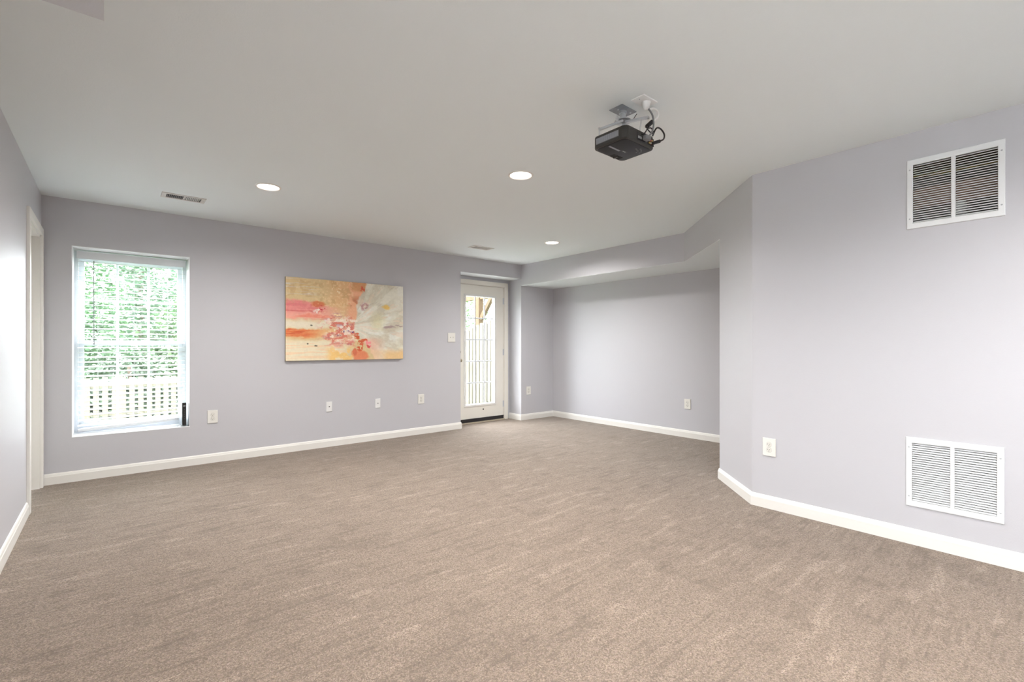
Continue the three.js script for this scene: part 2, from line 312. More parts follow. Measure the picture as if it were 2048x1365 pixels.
// ------------------------------------------------------------------ glazed door in the recess
{
  const g = new THREE.Group(); g.name = 'door_2'; g.userData.kind = 'structure'; g.userData.label = 'cream fifteen lite glass door set back in a recess'; scene.add(g);
  const lx0 = 4.30, lx1 = 5.213, ly1 = 2.093, zf = -0.272;        // leaf
  part('door_frame', [bx(4.262, lx0 - 0.003, 0, 2.118, -0.41, -0.262), bx(lx1 + 0.003, 5.25, 0, 2.118, -0.41, -0.262), bx(lx0 - 0.003, lx1 + 0.003, ly1 + 0.003, 2.118, -0.41, -0.262)], M.door, g);
  part('casing', [rbx(5.222, 5.292, 0, 2.165, -0.29, -0.248, 0.004), rbx(4.225, 4.291, 0, 2.165, -0.29, -0.248, 0.004), rbx(4.225, 5.292, 2.1, 2.167, -0.29, -0.249, 0.004)], M.door, g);
  const W0 = 4.47, W1 = 5.044, B0 = 0.264, B1 = 1.936;             // opening for the lite
  const leaf = part('door_leaf', (() => { const s = shapeOf([[lx0, 0.045], [lx1, 0.045], [lx1, ly1], [lx0, ly1]]); s.holes.push(holeRect(W0, W1, B0, B1)); return extr(s, 0.044).translate(0, 0, zf - 0.044); })(), M.door, g);
  const frameRing = (z0, z1) => { const s = shapeOf([[W0 - 0.014, B0 - 0.014], [W1 + 0.014, B0 - 0.014], [W1 + 0.014, B1 + 0.014], [W0 - 0.014, B1 + 0.014]]); s.holes.push(holeRect(W0 + 0.016, W1 - 0.016, B0 + 0.016, B1 - 0.016)); return extr(s, z1 - z0 - 0.008, { bevelEnabled: true, bevelThickness: 0.004, bevelSize: 0.005, bevelOffset: -0.005, bevelSegments: 2 }).translate(0, 0, z0 + 0.004); };
  const lite = part('lite_frame', merge([frameRing(zf - 0.004, zf + 0.013), frameRing(zf - 0.057, zf - 0.04)]), std(lin(0.82, 0.81, 0.78), 0.4), leaf);
  part('pane', bx(W0, W1, B0, B1, zf - 0.024, zf - 0.020), M.glass, leaf).castShadow = false;
  for (const k of [1, 2]) { const x = W0 + 0.016 + (W1 - W0 - 0.032) * k / 3; part('muntin', rbx(x - 0.009, x + 0.009, B0 + 0.016, B1 - 0.016, zf - 0.019, zf - 0.004, 0.003), M.vinyl, leaf); }
  for (const k of [1, 2, 3, 4]) { const y = B0 + 0.016 + (B1 - B0 - 0.032) * k / 5; part('muntin', rbx(W0 + 0.016, W1 - 0.016, y - 0.009, y + 0.009, zf - 0.0185, zf - 0.0045, 0.003), M.vinyl, leaf); }
  part('door_sweep', [rbx(lx0 + 0.004, lx1, 0.018, 0.066, zf - 0.02, zf + 0.010, 0.003), bx(lx0 + 0.004, lx1, 0.058, 0.070, zf - 0.01, zf + 0.013)], M.rubber, g);
  part('threshold', rbx(lx0, lx1, 0, 0.016, -0.41, -0.225, 0.004), std(lin(0.5, 0.42, 0.32), 0.5), g);
  for (const y of [0.25, 1.07, 1.88]) part('hinge', [rod([lx1 + 0.003, y - 0.05, zf + 0.006], [lx1 + 0.003, y + 0.05, zf + 0.006], 0.0065, 10), bx(lx1 - 0.012, lx1 + 0.016, y - 0.048, y + 0.048, zf - 0.002, zf + 0.001)], M.zinc, g);
  part('hole_plug', cyl(0.0115, 0.0115, 0.004, 20).rotateX(Math.PI / 2).translate(4.815, 0.195, zf + 0.001), M.dark, g);
  part('deadbolt', [cyl(0.028, 0.030, 0.012, 24).rotateX(Math.PI / 2).translate(4.367, 1.08, zf + 0.006), rbx(4.361, 4.373, 1.062, 1.098, zf + 0.012, zf + 0.024, 0.002)], M.brass, g);
  part('door_knob', [cyl(0.03, 0.032, 0.01, 24).rotateX(Math.PI / 2).translate(4.367, 0.955, zf + 0.005), new THREE.SphereGeometry(0.026, 24, 16).scale(1, 1, 0.8).translate(4.367, 0.955, zf + 0.045), rod([4.367, 0.955, zf], [4.367, 0.955, zf + 0.04], 0.011)], M.brass, g);
}

// ------------------------------------------------------------------ recessed lights
{
  const trimGeo = lathe([[0.076, 0.002], [0.079, -0.004], [0.084, -0.0065], [0.090, -0.006], [0.0945, -0.002], [0.0945, 0.0002]], 64);
  const baffle = lathe([[0.077, 0.001], [0.0765, 0.02], [0.074, 0.06], [0.070, 0.10], [0.068, 0.125]], 48);
  const can = lathe([[0.079, 0], [0.0815, 0.001], [0.0815, 0.17], [0, 0.17], [0, 0.166], [0.0775, 0.166], [0.0785, 0.002]], 48);
  const bulb = lathe([[0, 0.006], [0.02, 0.0068], [0.04, 0.0105], [0.055, 0.017], [0.0615, 0.027], [0.061, 0.036], [0.053, 0.055], [0.036, 0.085], [0.022, 0.105], [0.018, 0.125], [0, 0.125]], 48);
  const glow = std(lin(0.9, 0.88, 0.84), 0.5, { emissive: lin(1, 0.93, 0.84), emissiveIntensity: 6 });
  const baffleMat = std(lin(0.82, 0.80, 0.76), 0.5);
  const labels = ['glowing recessed ceiling light in front of the window', 'small glowing recessed ceiling light nearest the alcove soffit', 'glowing recessed ceiling light left of the projector', 'recessed ceiling light overhead between the camera and the left bulkhead', 'recessed ceiling light behind the camera towards the right wall', 'recessed ceiling light behind the camera nearest the side window'];
  LIGHTS.forEach(([x, z], i) => {
    const g = thing('recessed_light', labels[i], 'ceiling light', [x, CEIL, z], 0, 'recessed ceiling lights');
    part('trim_ring', trimGeo, M.trim, g); part('baffle', baffle, baffleMat, g); part('can', can, baffleMat, g); part('bulb', bulb, glow, g);
    const l = new THREE.SpotLight(LAMP_COLOR, LAMP, 0, 1.47, 0.75, 2);
    l.position.set(0, -0.004, 0); l.target.position.set(0, -1, 0); l.shadow.radius = 2.6; l.castShadow = true; l.name = 'recessed_light_lamp';
    g.add(l, l.target);
  });
}
// ------------------------------------------------------------------ ceiling registers
REGISTERS.forEach(([x, z], i) => {
  const g = thing('ceiling_register', ['white metal ceiling register above the window', 'white metal ceiling register above the glass door'][i], 'air vent', [x, CEIL, z], 0);
  const s = shapeOf([[-0.155, -0.079], [0.155, -0.079], [0.155, 0.079], [-0.155, 0.079]]);
  s.holes.push(holeRect(-0.122, -0.004, -0.058, 0.058), holeRect(0.004, 0.122, -0.058, 0.058));
  part('frame', extr(s, 0.004, { bevelEnabled: true, bevelThickness: 0.0025, bevelSize: 0.004, bevelOffset: -0.004, bevelSegments: 2 }).rotateX(Math.PI / 2).translate(0, -0.0005, 0), M.registerWhite, g);
  const fin = bx(-0.0008, 0.0008, 0, 0.009, -0.058, 0.058);
  for (const side of [-1, 1]) for (let k = 0; k < 9; k++) {
    const f = part('fin', fin, M.registerWhite, g);
    f.position.set(side * (0.0125 + k * 0.0126), -0.003, 0); f.rotation.z = side < 0 ? -0.35 : 0.7;
  }
  part('duct_boot', [bx(-0.128, 0.128, 0.10, 0.104, -0.062, 0.062), bx(-0.128, -0.125, 0, 0.10, -0.062, 0.062), bx(0.125, 0.128, 0, 0.10, -0.062, 0.062), bx(-0.125, 0.125, 0, 0.10, -0.062, -0.059), bx(-0.125, 0.125, 0, 0.10, 0.059, 0.062)], M.boot, g);
  for (const sx of [-0.14, 0.14]) part('screw', cyl(0.004, 0.004, 0.002, 12).translate(sx, -0.0065, 0), M.steel, g);
});

// ------------------------------------------------------------------ return air grilles on the right wall
function grille(label, z, y) {
  const g = thing('return_grille', label, 'air grille', [XR, y, z], 0, undefined), R = 0.204;
  const s = shapeOf([[-R, -R], [R, -R], [R, R], [-R, R]]);
  s.holes.push(holeRect(-0.1755, -0.0095, -0.171, 0.171), holeRect(0.0095, 0.1755, -0.171, 0.171));
  part('frame', extr(s, 0.004, { bevelEnabled: true, bevelThickness: 0.003, bevelSize: 0.005, bevelOffset: -0.005, bevelSegments: 2 }).rotateY(-Math.PI / 2).translate(-0.0015, 0, 0), M.enamel, g);
  const blade = rbx(-0.0068, 0.0068, -0.0006, 0.0006, -0.083, 0.083, 0.0005, 1);
  for (const c of [-0.0925, 0.0925]) for (let k = 0; k < 26; k++) {
    const b = part('louver', blade, M.enamel, g);
    b.position.set(0.003, -0.1645 + k * 0.01316, c); b.rotation.z = 0.66;   // room edge lower
  }
  for (const sz of [-0.19, 0.19]) for (const sy of [-0.145, 0.145]) part('screw', lathe([[0, 0.003], [0.003, 0.0022], [0.0048, 0]], 16).rotateZ(Math.PI / 2).translate(-0.0078, sy, sz), M.steel, g);
  return g;
}
grille('white return air grille high on the right wall with pipes behind it', GRILLES[0][0], GRILLES[0][1]);
grille('white return air grille low on the right wall above the baseboard', GRILLES[1][0], GRILLES[1][1]);
// what shows through the upper grille: the utility closet behind the wall
{
  const wood = dataTex(256, (x, y) => { const v = 0.75 + 0.35 * fbm(x / 60, y / 6, 31); return [200 * v, 158 * v, 132 * v]; }, true); wood.repeat.set(2, 2);
  tag(mesh('wooden_header', metreUV(bx(4.36, 4.40, 2.05, 2.17, 4.3, 6.4)), std(0xffffff, 0.8, { map: wood })), 'raw wooden header board behind the upper grille', 'board');
  const p = thing('drain_pipe', 'white plastic drain pipe turning up behind the upper grille', 'pipe', [4.30, -0.025, 5.14]);
  part('pipe', tube([[0.64, 1.48, 0], [0.2, 1.48, 0], [0.06, 1.49, 0], [0.01, 1.54, 0], [0, 1.62, 0], [0, 1.99, 0]], 0.024, 60, 20), M.cableWhite, p);
  part('coupling', [cyl(0.031, 0.031, 0.075, 24).translate(0, 2.02, 0), cyl(0.029, 0.031, 0.004, 24).translate(0, 2.059, 0)], M.cableWhite, p);
  tag(mesh('flexible_conduit', tube([[4.40, 2.30, 4.3], [4.42, 2.27, 4.9], [4.42, 2.262, 5.3], [4.42, 2.30, 6]], 0.009, 40, 8), std(lin(0.45, 0.36, 0.08), 0.5)), 'yellow cable running behind the upper grille', 'cable');
  struct('wall_closet', bx(4.95, 5.0, 0, CEIL, 3.75, REAR), std(lin(0.46, 0.44, 0.41), 0.9), 'unfinished drywall inside the utility closet');
  struct('ceiling_closet', bx(XR + 0.12, 4.95, 2.40, 2.43, 4.2, REAR), std(lin(0.34, 0.24, 0.15), 0.85), 'wooden floor deck over the utility closet');
  struct('floor_closet', bx(XR + 0.12, 4.95, 0, 0.01, 4.2, REAR), std(lin(0.33, 0.32, 0.31), 0.9), 'bare concrete floor of the utility closet');
}

// ------------------------------------------------------------------ wall plates
function plateBase(name, label, category, w, h, pos, turn, mat = M.plate) {
  const g = thing(name, label, category, pos, turn);
  part('cover_plate', extr(shapeOf([[-w / 2, -h / 2], [w / 2, -h / 2], [w / 2, h / 2], [-w / 2, h / 2]]), 0.002, { bevelEnabled: true, bevelThickness: 0.0035, bevelSize: 0.004, bevelOffset: -0.004, bevelSegments: 3 }).translate(0, 0, 0.0035), mat, g);
  return g;
}
function screw(g, x, y) { part('screw', lathe([[0, 0.0085], [0.0022, 0.0082], [0.0034, 0.0068]], 12).rotateX(Math.PI / 2).translate(x, y, 0.0005), M.face, g); }
function outlet(label, w, h, pos, turn) {
  const g = plateBase('wall_outlet', label, 'outlet', w, h, pos, turn);
  for (const sy of [-0.0195, 0.0195]) {
    const s = new THREE.Shape(); s.absellipse(0, sy, 0.0172, 0.0172, 0.72, Math.PI - 0.72); s.absellipse(0, sy, 0.0172, 0.0172, Math.PI + 0.72, 2 * Math.PI - 0.72); s.closePath();
    const r = part('receptacle', extr(s, 0.0025, { bevelEnabled: true, bevelThickness: 0.0008, bevelSize: 0.0008, bevelOffset: -0.0008, bevelSegments: 1 }).translate(0, 0, 0.0082), M.face, g);
    part('slot', bx(-0.0076, -0.0052, sy - 0.0015, sy + 0.0078, 0.0108, 0.0118), M.slot, r);
    part('slot', bx(0.0052, 0.0074, sy - 0.0005, sy + 0.0068, 0.0108, 0.0118), M.slot, r);
    part('slot', cyl(0.0028, 0.0028, 0.001, 14).rotateX(Math.PI / 2).translate(0, sy - 0.0082, 0.0113), M.slot, r);
    part('outline', new THREE.TorusGeometry(0.0182, 0.0006, 6, 32).translate(0, sy, 0.0086), M.grey, r);
  }
  screw(g, 0, 0);
  return g;
}
outlet('cream duplex outlet on the window wall beside the window', 0.089, 0.129, [1.2225, 0.4615, 0], 0);
outlet('cream duplex outlet on the window wall left of the recessed door', 0.090, 0.126, [3.58, 0.4655, 0], 0);
outlet('cream duplex outlet on the narrow wall right of the recessed door', 0.090, 0.129, [5.507, 0.459, 0], 0);
outlet('cream duplex outlet on the alcove far wall', 0.088, 0.129, [XN, 0.429, 2.415], -Math.PI / 2);
outlet('cream duplex outlet on the right wall near the angled corner', 0.090, 0.129, [XR, 0.443, 4.1645], -Math.PI / 2);
{
  const a = plateBase('jack_plate', 'white wall plate with one small round jack under the painting left end', 'wall plate', 0.068, 0.115, [2.377, 0.4645, 0], 0, M.plateWhite);
  part('jack', [cyl(0.0062, 0.0062, 0.007, 16).rotateX(Math.PI / 2).translate(0, 0, 0.0095)], M.dark, a);
  const b = plateBase('jack_plate', 'white wall plate with a round jack between two screws under the painting', 'wall plate', 0.068, 0.115, [2.973, 0.458, 0], 0, M.plateWhite);
  part('jack', [cyl(0.0066, 0.0066, 0.008, 16).rotateX(Math.PI / 2).translate(0, 0, 0.0095)], M.grey, b);
  for (const y of [-0.042, 0.042]) part('screw', lathe([[0, 0.0085], [0.0024, 0.0082], [0.0037, 0.0068]], 12).rotateX(Math.PI / 2).translate(0, y, 0.0005), M.steel, b);
  const s = plateBase('light_switch', 'cream double toggle switch plate beside the recessed door', 'light switch', 0.119, 0.13, [4.0585, 1.2875, 0], 0);
  for (const x of [-0.023, 0.023]) {
    part('toggle', [bx(x - 0.0055, x + 0.0055, -0.0125, 0.0125, 0.008, 0.0098), rbx(x - 0.0045, x + 0.0045, -0.004, 0.005, 0.008, 0.021, 0.0015).rotateX(-0.25)], M.face, s);
    for (const y of [-0.03, 0.03]) screw(s, x, y);
  }
}

// ------------------------------------------------------------------ abstract painting on canvas
{
  const PW = 1024, PH = 680, d = new Uint8Array(PW * PH * 4);
  const mix = (c, k, t) => { t = clamp01(t); c[0] += (k[0] - c[0]) * t; c[1] += (k[1] - c[1]) * t; c[2] += (k[2] - c[2]) * t; };
  const blob = (u, v, cu, cv, ru, rv) => { const a = (u - cu) / ru, b = (v - cv) / rv; return 1 - Math.sqrt(a * a + b * b); };
  const pl = (pts, v) => { for (let i = 1; i < pts.length; i++) if (v <= pts[i][0]) { const [a, b] = pts[i - 1], [c, e] = pts[i]; return b + (e - b) * (v - a) / (c - a); } return pts[pts.length - 1][1]; };
  const EDGE = [[0, 0.655], [0.06, 0.645], [0.12, 0.615], [0.18, 0.585], [0.28, 0.565], [0.45, 0.565], [0.53, 0.545], [0.6, 0.54], [0.68, 0.565], [0.74, 0.61], [0.8, 0.65], [0.86, 0.68], [1, 0.72]];
  for (let j = 0; j < PH; j++) for (let i = 0; i < PW; i++) {
    const u0 = i / PW, v0 = j / PH;
    const w1 = fbm(u0 * 9, v0 * 7, 41) - 0.5, w2 = fbm(u0 * 9, v0 * 7, 51) - 0.5, r1 = fbm(u0 * 34, v0 * 26, 61) - 0.5, r2 = fbm(u0 * 34, v0 * 26, 71) - 0.5;
    const u = u0 + 0.05 * w1 + 0.028 * r1, v = v0 + 0.05 * w2 + 0.03 * r2;
    const st = fbm(u0 * 5, v0 * 60, 81), st2 = fbm(u0 * 12, v0 * 150, 83, 3), sp = fbm(u0 * 70, v0 * 50, 91, 3), bl = fbm(u0 * 22, v0 * 16, 95, 3);
    const c = [211, 187, 141];
    mix(c, [224, 176, 128], sstep(0.24, 0.42, u) * sstep(0.52, 0.3, v) * 0.7);
    mix(c, [214, 206, 196], sstep(0.55, 0.68, st) * sstep(0.3, 0.12, u) * sstep(0.24, 0.16, v) * 0.9);
    mix(c, [226, 170, 134], sstep(0.46, 0.52, u) * sstep(0.55, 0.45, v));
    mix(c, [203, 148, 102], sstep(0.49, 0.53, u) * sstep(0.15, 0.09, v) * 0.85);
    mix(c, [196, 128, 96], sstep(0.5, 0.54, u) * sstep(0.17, 0.22, v) * sstep(0.36, 0.3, v) * sstep(0.42, 0.6, bl));
    // pink sweep entering from the left
    const taper = u * 0.42;
    const pink = sstep(0.235 + taper * 0.5, 0.29 + taper * 0.4, v) * sstep(0.525, 0.46, v) * sstep(0.50, 0.26, u);
    mix(c, [228, 164, 146], pink);
    mix(c, [216, 122, 124], pink * sstep(0.45, 0.37, v) * sstep(0.36, 0.2, u) * (0.6 + 0.8 * (st - 0.3)));
    mix(c, [204, 96, 92], pink * sstep(0.34, 0.37, v) * sstep(0.42, 0.39, v) * sstep(0.34, 0.24, u) * sstep(0.42, 0.6, st));
    mix(c, [206, 112, 72], clamp01(blob(u, v, 0.24, 0.31, 0.08, 0.045) * 2.5) * 0.8);
    mix(c, [226, 140, 120], clamp01(blob(u, v, 0.2, 0.465, 0.2, 0.035) * 2) * sstep(0.4, 0.55, st));
    // cream band
    mix(c, [222, 212, 190], sstep(0.48, 0.54, v) * sstep(0.625, 0.58, v) * sstep(0.46, 0.3, u) * 0.95);
    mix(c, [219, 202, 202], clamp01(blob(u, v, 0.33, 0.505, 0.05, 0.035) * 2.2));
    // orange sweep
    const orange = sstep(0.60, 0.635, v) * sstep(0.74, 0.69, v) * sstep(0.52, 0.3, u);
    mix(c, [222, 178, 128], orange);
    mix(c, [212, 112, 66], orange * sstep(0.33, 0.14, u) * sstep(0.725, 0.69, v) * (0.5 + 1.2 * (st - 0.25)));
    mix(c, [196, 84, 50], orange * sstep(0.2, 0.1, u) * sstep(0.52, 0.62, st2) * 0.8);
    // cream lower left
    const low = sstep(0.73, 0.78, v) * sstep(0.56, 0.4, u);
    mix(c, [223, 212, 184], low);
    mix(c, [228, 196, 158], low * sstep(0.5, 0.66, st) * 0.7);
    mix(c, [228, 190, 122], sstep(0.80, 0.9, v) * sstep(0.29, 0.36, u) * sstep(0.56, 0.52, u) * sstep(0.4, 0.55, bl));
    // tangled centre
    const ctr = sstep(0.36, 0.62, Math.max(blob(u, v, 0.47, 0.61, 0.13, 0.17), blob(u, v, 0.43, 0.72, 0.16, 0.13), blob(u, v, 0.40, 0.50, 0.09, 0.10)) * 0.9 + 0.75 * (fbm(u0 * 13, v0 * 17, 161) - 0.10));
    mix(c, [222, 172, 146], ctr * 0.7);
    mix(c, [206, 116, 104], ctr * sstep(0.5, 0.6, 0.45 * sp + 0.55 * fbm(u0 * 16, v0 * 30, 163, 3)) * 0.95);
    mix(c, [232, 206, 186], ctr * sstep(0.53, 0.62, 0.5 * fbm(u0 * 40, v0 * 40, 101, 3) + 0.5 * fbm(u0 * 10, v0 * 14, 102, 3)) * 0.9);
    mix(c, [188, 150, 104], sstep(0.56, 0.68, bl) * sstep(0.56, 0.5, u) * sstep(0.34, 0.28, v) * 0.35);
    mix(c, [226, 200, 160], sstep(0.58, 0.66, sp) * sstep(0.56, 0.5, u) * sstep(0.5, 0.4, v) * sstep(0.1, 0.3, u) * 0.5);
    mix(c, [176, 128, 130], ctr * sstep(0.58, 0.66, st2) * 0.6);
    mix(c, [208, 186, 188], clamp01(blob(u, v, 0.43, 0.57, 0.025, 0.035) * 2.5));
    for (const [cu, cv, a, b] of [[0.465, 0.625, 0.035, 0.022], [0.525, 0.645, 0.03, 0.02], [0.415, 0.69, 0.02, 0.014]]) mix(c, [98, 66, 112], clamp01(blob(u, v, cu, cv, a, b) * 3) * sstep(0.42, 0.52, sp));
    // pale right half
    const right = sstep(-0.008, 0.012, u - pl(EDGE, v0));
    const pale = [212, 208, 190];
    mix(pale, [203, 196, 176], sstep(0.45, 0.62, fbm(u0 * 7, v0 * 6, 111)));
    mix(pale, [222, 222, 212], sstep(0.5, 0.65, fbm(u0 * 6, v0 * 9, 121)) * 0.8);
    mix(pale, [180, 170, 152], sstep(0.62, 0.74, fbm((u0 + v0) * 26, (u0 - v0) * 8, 131)) * 0.55 * sstep(0.5, 0.2, v0));
    const an = Math.atan2(v0 - 0.56, (u0 - 0.50) * 1.5), rd = Math.hypot(v0 - 0.56, (u0 - 0.50) * 1.5), ray = fbm(an * 8 + 30, rd * 5, 171);
    mix(pale, [230, 227, 214], sstep(0.50, 0.62, ray) * 0.5);
    mix(pale, [190, 178, 156], sstep(0.46, 0.36, ray) * sstep(0.1, 0.3, rd) * 0.38);
    mix(pale, [226, 200, 176], sstep(0.56, 0.66, fbm(an * 14 + 9, rd * 6, 173)) * 0.4);
    mix(pale, [208, 202, 150], clamp01(blob(u, v, 0.76, 0.5, 0.09, 0.16) * 1.5) * 0.4);
    mix(pale, [222, 188, 110], clamp01(blob(u, v, 0.835, 0.3, 0.035, 0.045) * 2));
    const ring = Math.abs(Math.hypot((u - 0.63) / 0.036, (v - 0.305) / 0.06) - 0.62);
    mix(pale, [176, 132, 130], clamp01(1 - ring * 2.1) * sstep(0.35, 0.5, sp));
    mix(pale, [168, 148, 142], clamp01(blob(u, v, 0.86, 0.565, 0.06, 0.022) * 2) + clamp01(blob(u, v, 0.96, 0.545, 0.06, 0.012) * 2));
    mix(pale, [224, 176, 152], sstep(0.86, 0.68, u) * sstep(0.70, 0.78, v) * 0.75);
    mix(pale, [222, 184, 118], sstep(0.78, 0.86, u) * sstep(0.87, 0.93, v));
    mix(pale, [222, 192, 150], sstep(0.84, 0.9, v) * 0.6);
    mix(c, pale, right);
    // rust drips along the edge, pink and coral at the foot
    for (const [cu, cv, a, b] of [[0.575, 0.70, 0.03, 0.05], [0.63, 0.76, 0.035, 0.03], [0.60, 0.80, 0.03, 0.06], [0.585, 0.86, 0.03, 0.05]]) mix(c, [198, 92, 56], clamp01(blob(u, v, cu, cv, a, b) * 3) * sstep(0.44, 0.52, sp));
    mix(c, [214, 128, 92], clamp01(blob(u, v, 0.60, 0.955, 0.085, 0.075) * 4) * 0.95);
    mix(c, [206, 112, 80], clamp01(blob(u, v, 0.545, 0.91, 0.025, 0.05) * 3));
    mix(c, [226, 138, 140], clamp01(blob(u, v, 0.66, 0.80, 0.04, 0.05) * 2.5) * sstep(0.4, 0.52, sp));
    mix(c, [198, 66, 66], clamp01(blob(u, v, 0.665, 0.83, 0.02, 0.02) * 3) * 0.8);
    mix(c, [206, 96, 70], clamp01(blob(u, v, 0.615, 0.08, 0.028, 0.05) * 3) * sstep(0.4, 0.5, sp));
    // dabs
    mix(c, [186, 26, 48], clamp01(blob(u, v, 0.275, 0.355, 0.03, 0.03) * 3) * sstep(0.46, 0.54, sp));
    mix(c, [232, 216, 206], clamp01(blob(u, v, 0.25, 0.395, 0.05, 0.04) * 2.5) * sstep(0.5, 0.58, fbm(u0 * 60, v0 * 44, 141, 3)));
    mix(c, [230, 208, 176], clamp01(blob(u, v, 0.37, 0.13, 0.06, 0.07) * 2.5) * sstep(0.54, 0.62, sp));
    mix(c, [236, 214, 170], clamp01(blob(u, v, 0.40, 0.435, 0.035, 0.02) * 3) * sstep(0.46, 0.55, sp));
    mix(c, [228, 208, 178], clamp01(blob(u, v, 0.445, 0.485, 0.02, 0.03) * 3));
    mix(c, [210, 122, 104], sstep(0.56, 0.64, fbm(u0 * 26 - v0 * 10, v0 * 30 + u0 * 8, 181, 3)) * sstep(0.24, 0.10, Math.abs(u0 - 0.45)) * sstep(0.24, 0.12, Math.abs(v0 - 0.63)) * (1 - right) * 0.9);
    mix(c, [238, 226, 210], sstep(0.58, 0.66, fbm(u0 * 30, v0 * 24, 183, 3)) * sstep(0.2, 0.1, Math.abs(u0 - 0.46)) * sstep(0.2, 0.1, Math.abs(v0 - 0.60)) * 0.8);
    for (const [cu, cv] of [[0.19, 0.57], [0.175, 0.795], [0.235, 0.82]]) mix(c, [96, 92, 76], clamp01(blob(u, v0, cu, cv, 0.014, 0.011) * 3) * 0.85);
    const weave = 1.07 + 0.05 * (hash(i, j, 151) - 0.5) + 0.06 * (sp - 0.5);
    const o = ((PH - 1 - j) * PW + i) * 4;
    d.set([clamp01(c[0] * weave / 255) * 255, clamp01(c[1] * weave / 255) * 255, clamp01(c[2] * weave / 255) * 255, 255], o);
  }
  const t = new THREE.DataTexture(d, PW, PH); t.colorSpace = THREE.SRGBColorSpace; t.magFilter = THREE.LinearFilter; t.needsUpdate = true;
  const g = thing('abstract_painting', 'wide unframed abstract canvas in pink, orange and cream on the window wall', 'painting', [2.599, 1.469, 0]);
  const w = 0.702, h = 0.463;
  part('canvas_edge', rbx(-w, w, -h, h, 0.002, 0.0385, 0.003), std(lin(0.36, 0.30, 0.20), 0.8), g);
  part('canvas_front', new THREE.PlaneGeometry(2 * w - 0.002, 2 * h - 0.002).translate(0, 0, 0.0388), std(0xffffff, 0.7, { map: t }), g);
}

// ------------------------------------------------------------------ projector, its mount, cables
{
  const m = thing('projector_mount', 'silver metal projector mount screwed to the ceiling above the black projector', 'bracket', [2.548, CEIL, 4.012]);
  part('ceiling_plate', rbx(-0.0635, 0.0635, -0.004, 0, -0.043, 0.043, 0.001), std(lin(0.30, 0.32, 0.34), 0.45, { metalness: 0.7 }), m);
  part('collar', [cyl(0.0205, 0.0205, 0.014, 32).translate(0, -0.011, 0)], M.zinc, m);
  part('pole', cyl(0.0165, 0.0165, 0.05, 32).translate(0, -0.035, 0), M.zinc, m);
  part('swivel_disc', lathe([[0, -0.05], [0.03, -0.051], [0.044, -0.056], [0.046, -0.06], [0.04, -0.063], [0, -0.064]], 40), M.steel, m);
  const arm = (a, b) => part('arm', [bar(a, b, 0.018, 0.011)], M.zinc, m);
  arm([-0.02, -0.066, 0.012], [-0.142, -0.128, -0.045]);
  arm([0, -0.068, 0.02], [0.012, -0.088, 0.152]);
  arm([0.02, -0.068, -0.01], [0.07, -0.128, -0.05]);
  part('arm_screw', [rod([-0.142, -0.124, -0.045], [-0.142, -0.161, -0.045], 0.0032, 8), cyl(0.006, 0.006, 0.006, 10).translate(-0.142, -0.122, -0.045)], M.zinc, m);
  part('arm_screw', [rod([0.07, -0.124, -0.05], [0.07, -0.161, -0.05], 0.0032, 8), cyl(0.006, 0.006, 0.006, 10).translate(0.07, -0.122, -0.05)], M.zinc, m);
  part('arm_screw', [rod([0.008, -0.086, 0.11], [0.006, -0.161, 0.10], 0.0032, 8), cyl(0.006, 0.006, 0.006, 10).translate(0.008, -0.08, 0.112)], M.zinc, m);
  part('clamp_bolt', [rod([-0.075, -0.058, 0.02], [-0.075, -0.088, 0.02], 0.006, 10), cyl(0.009, 0.009, 0.006, 6).translate(-0.075, -0.07, 0.02)], M.zinc, m);
  for (const [x, z] of [[-0.038, -0.002], [0.04, 0.02]]) part('plate_screw', cyl(0.005, 0.005, 0.004, 12).translate(x, -0.006, z), M.zinc, m);
}
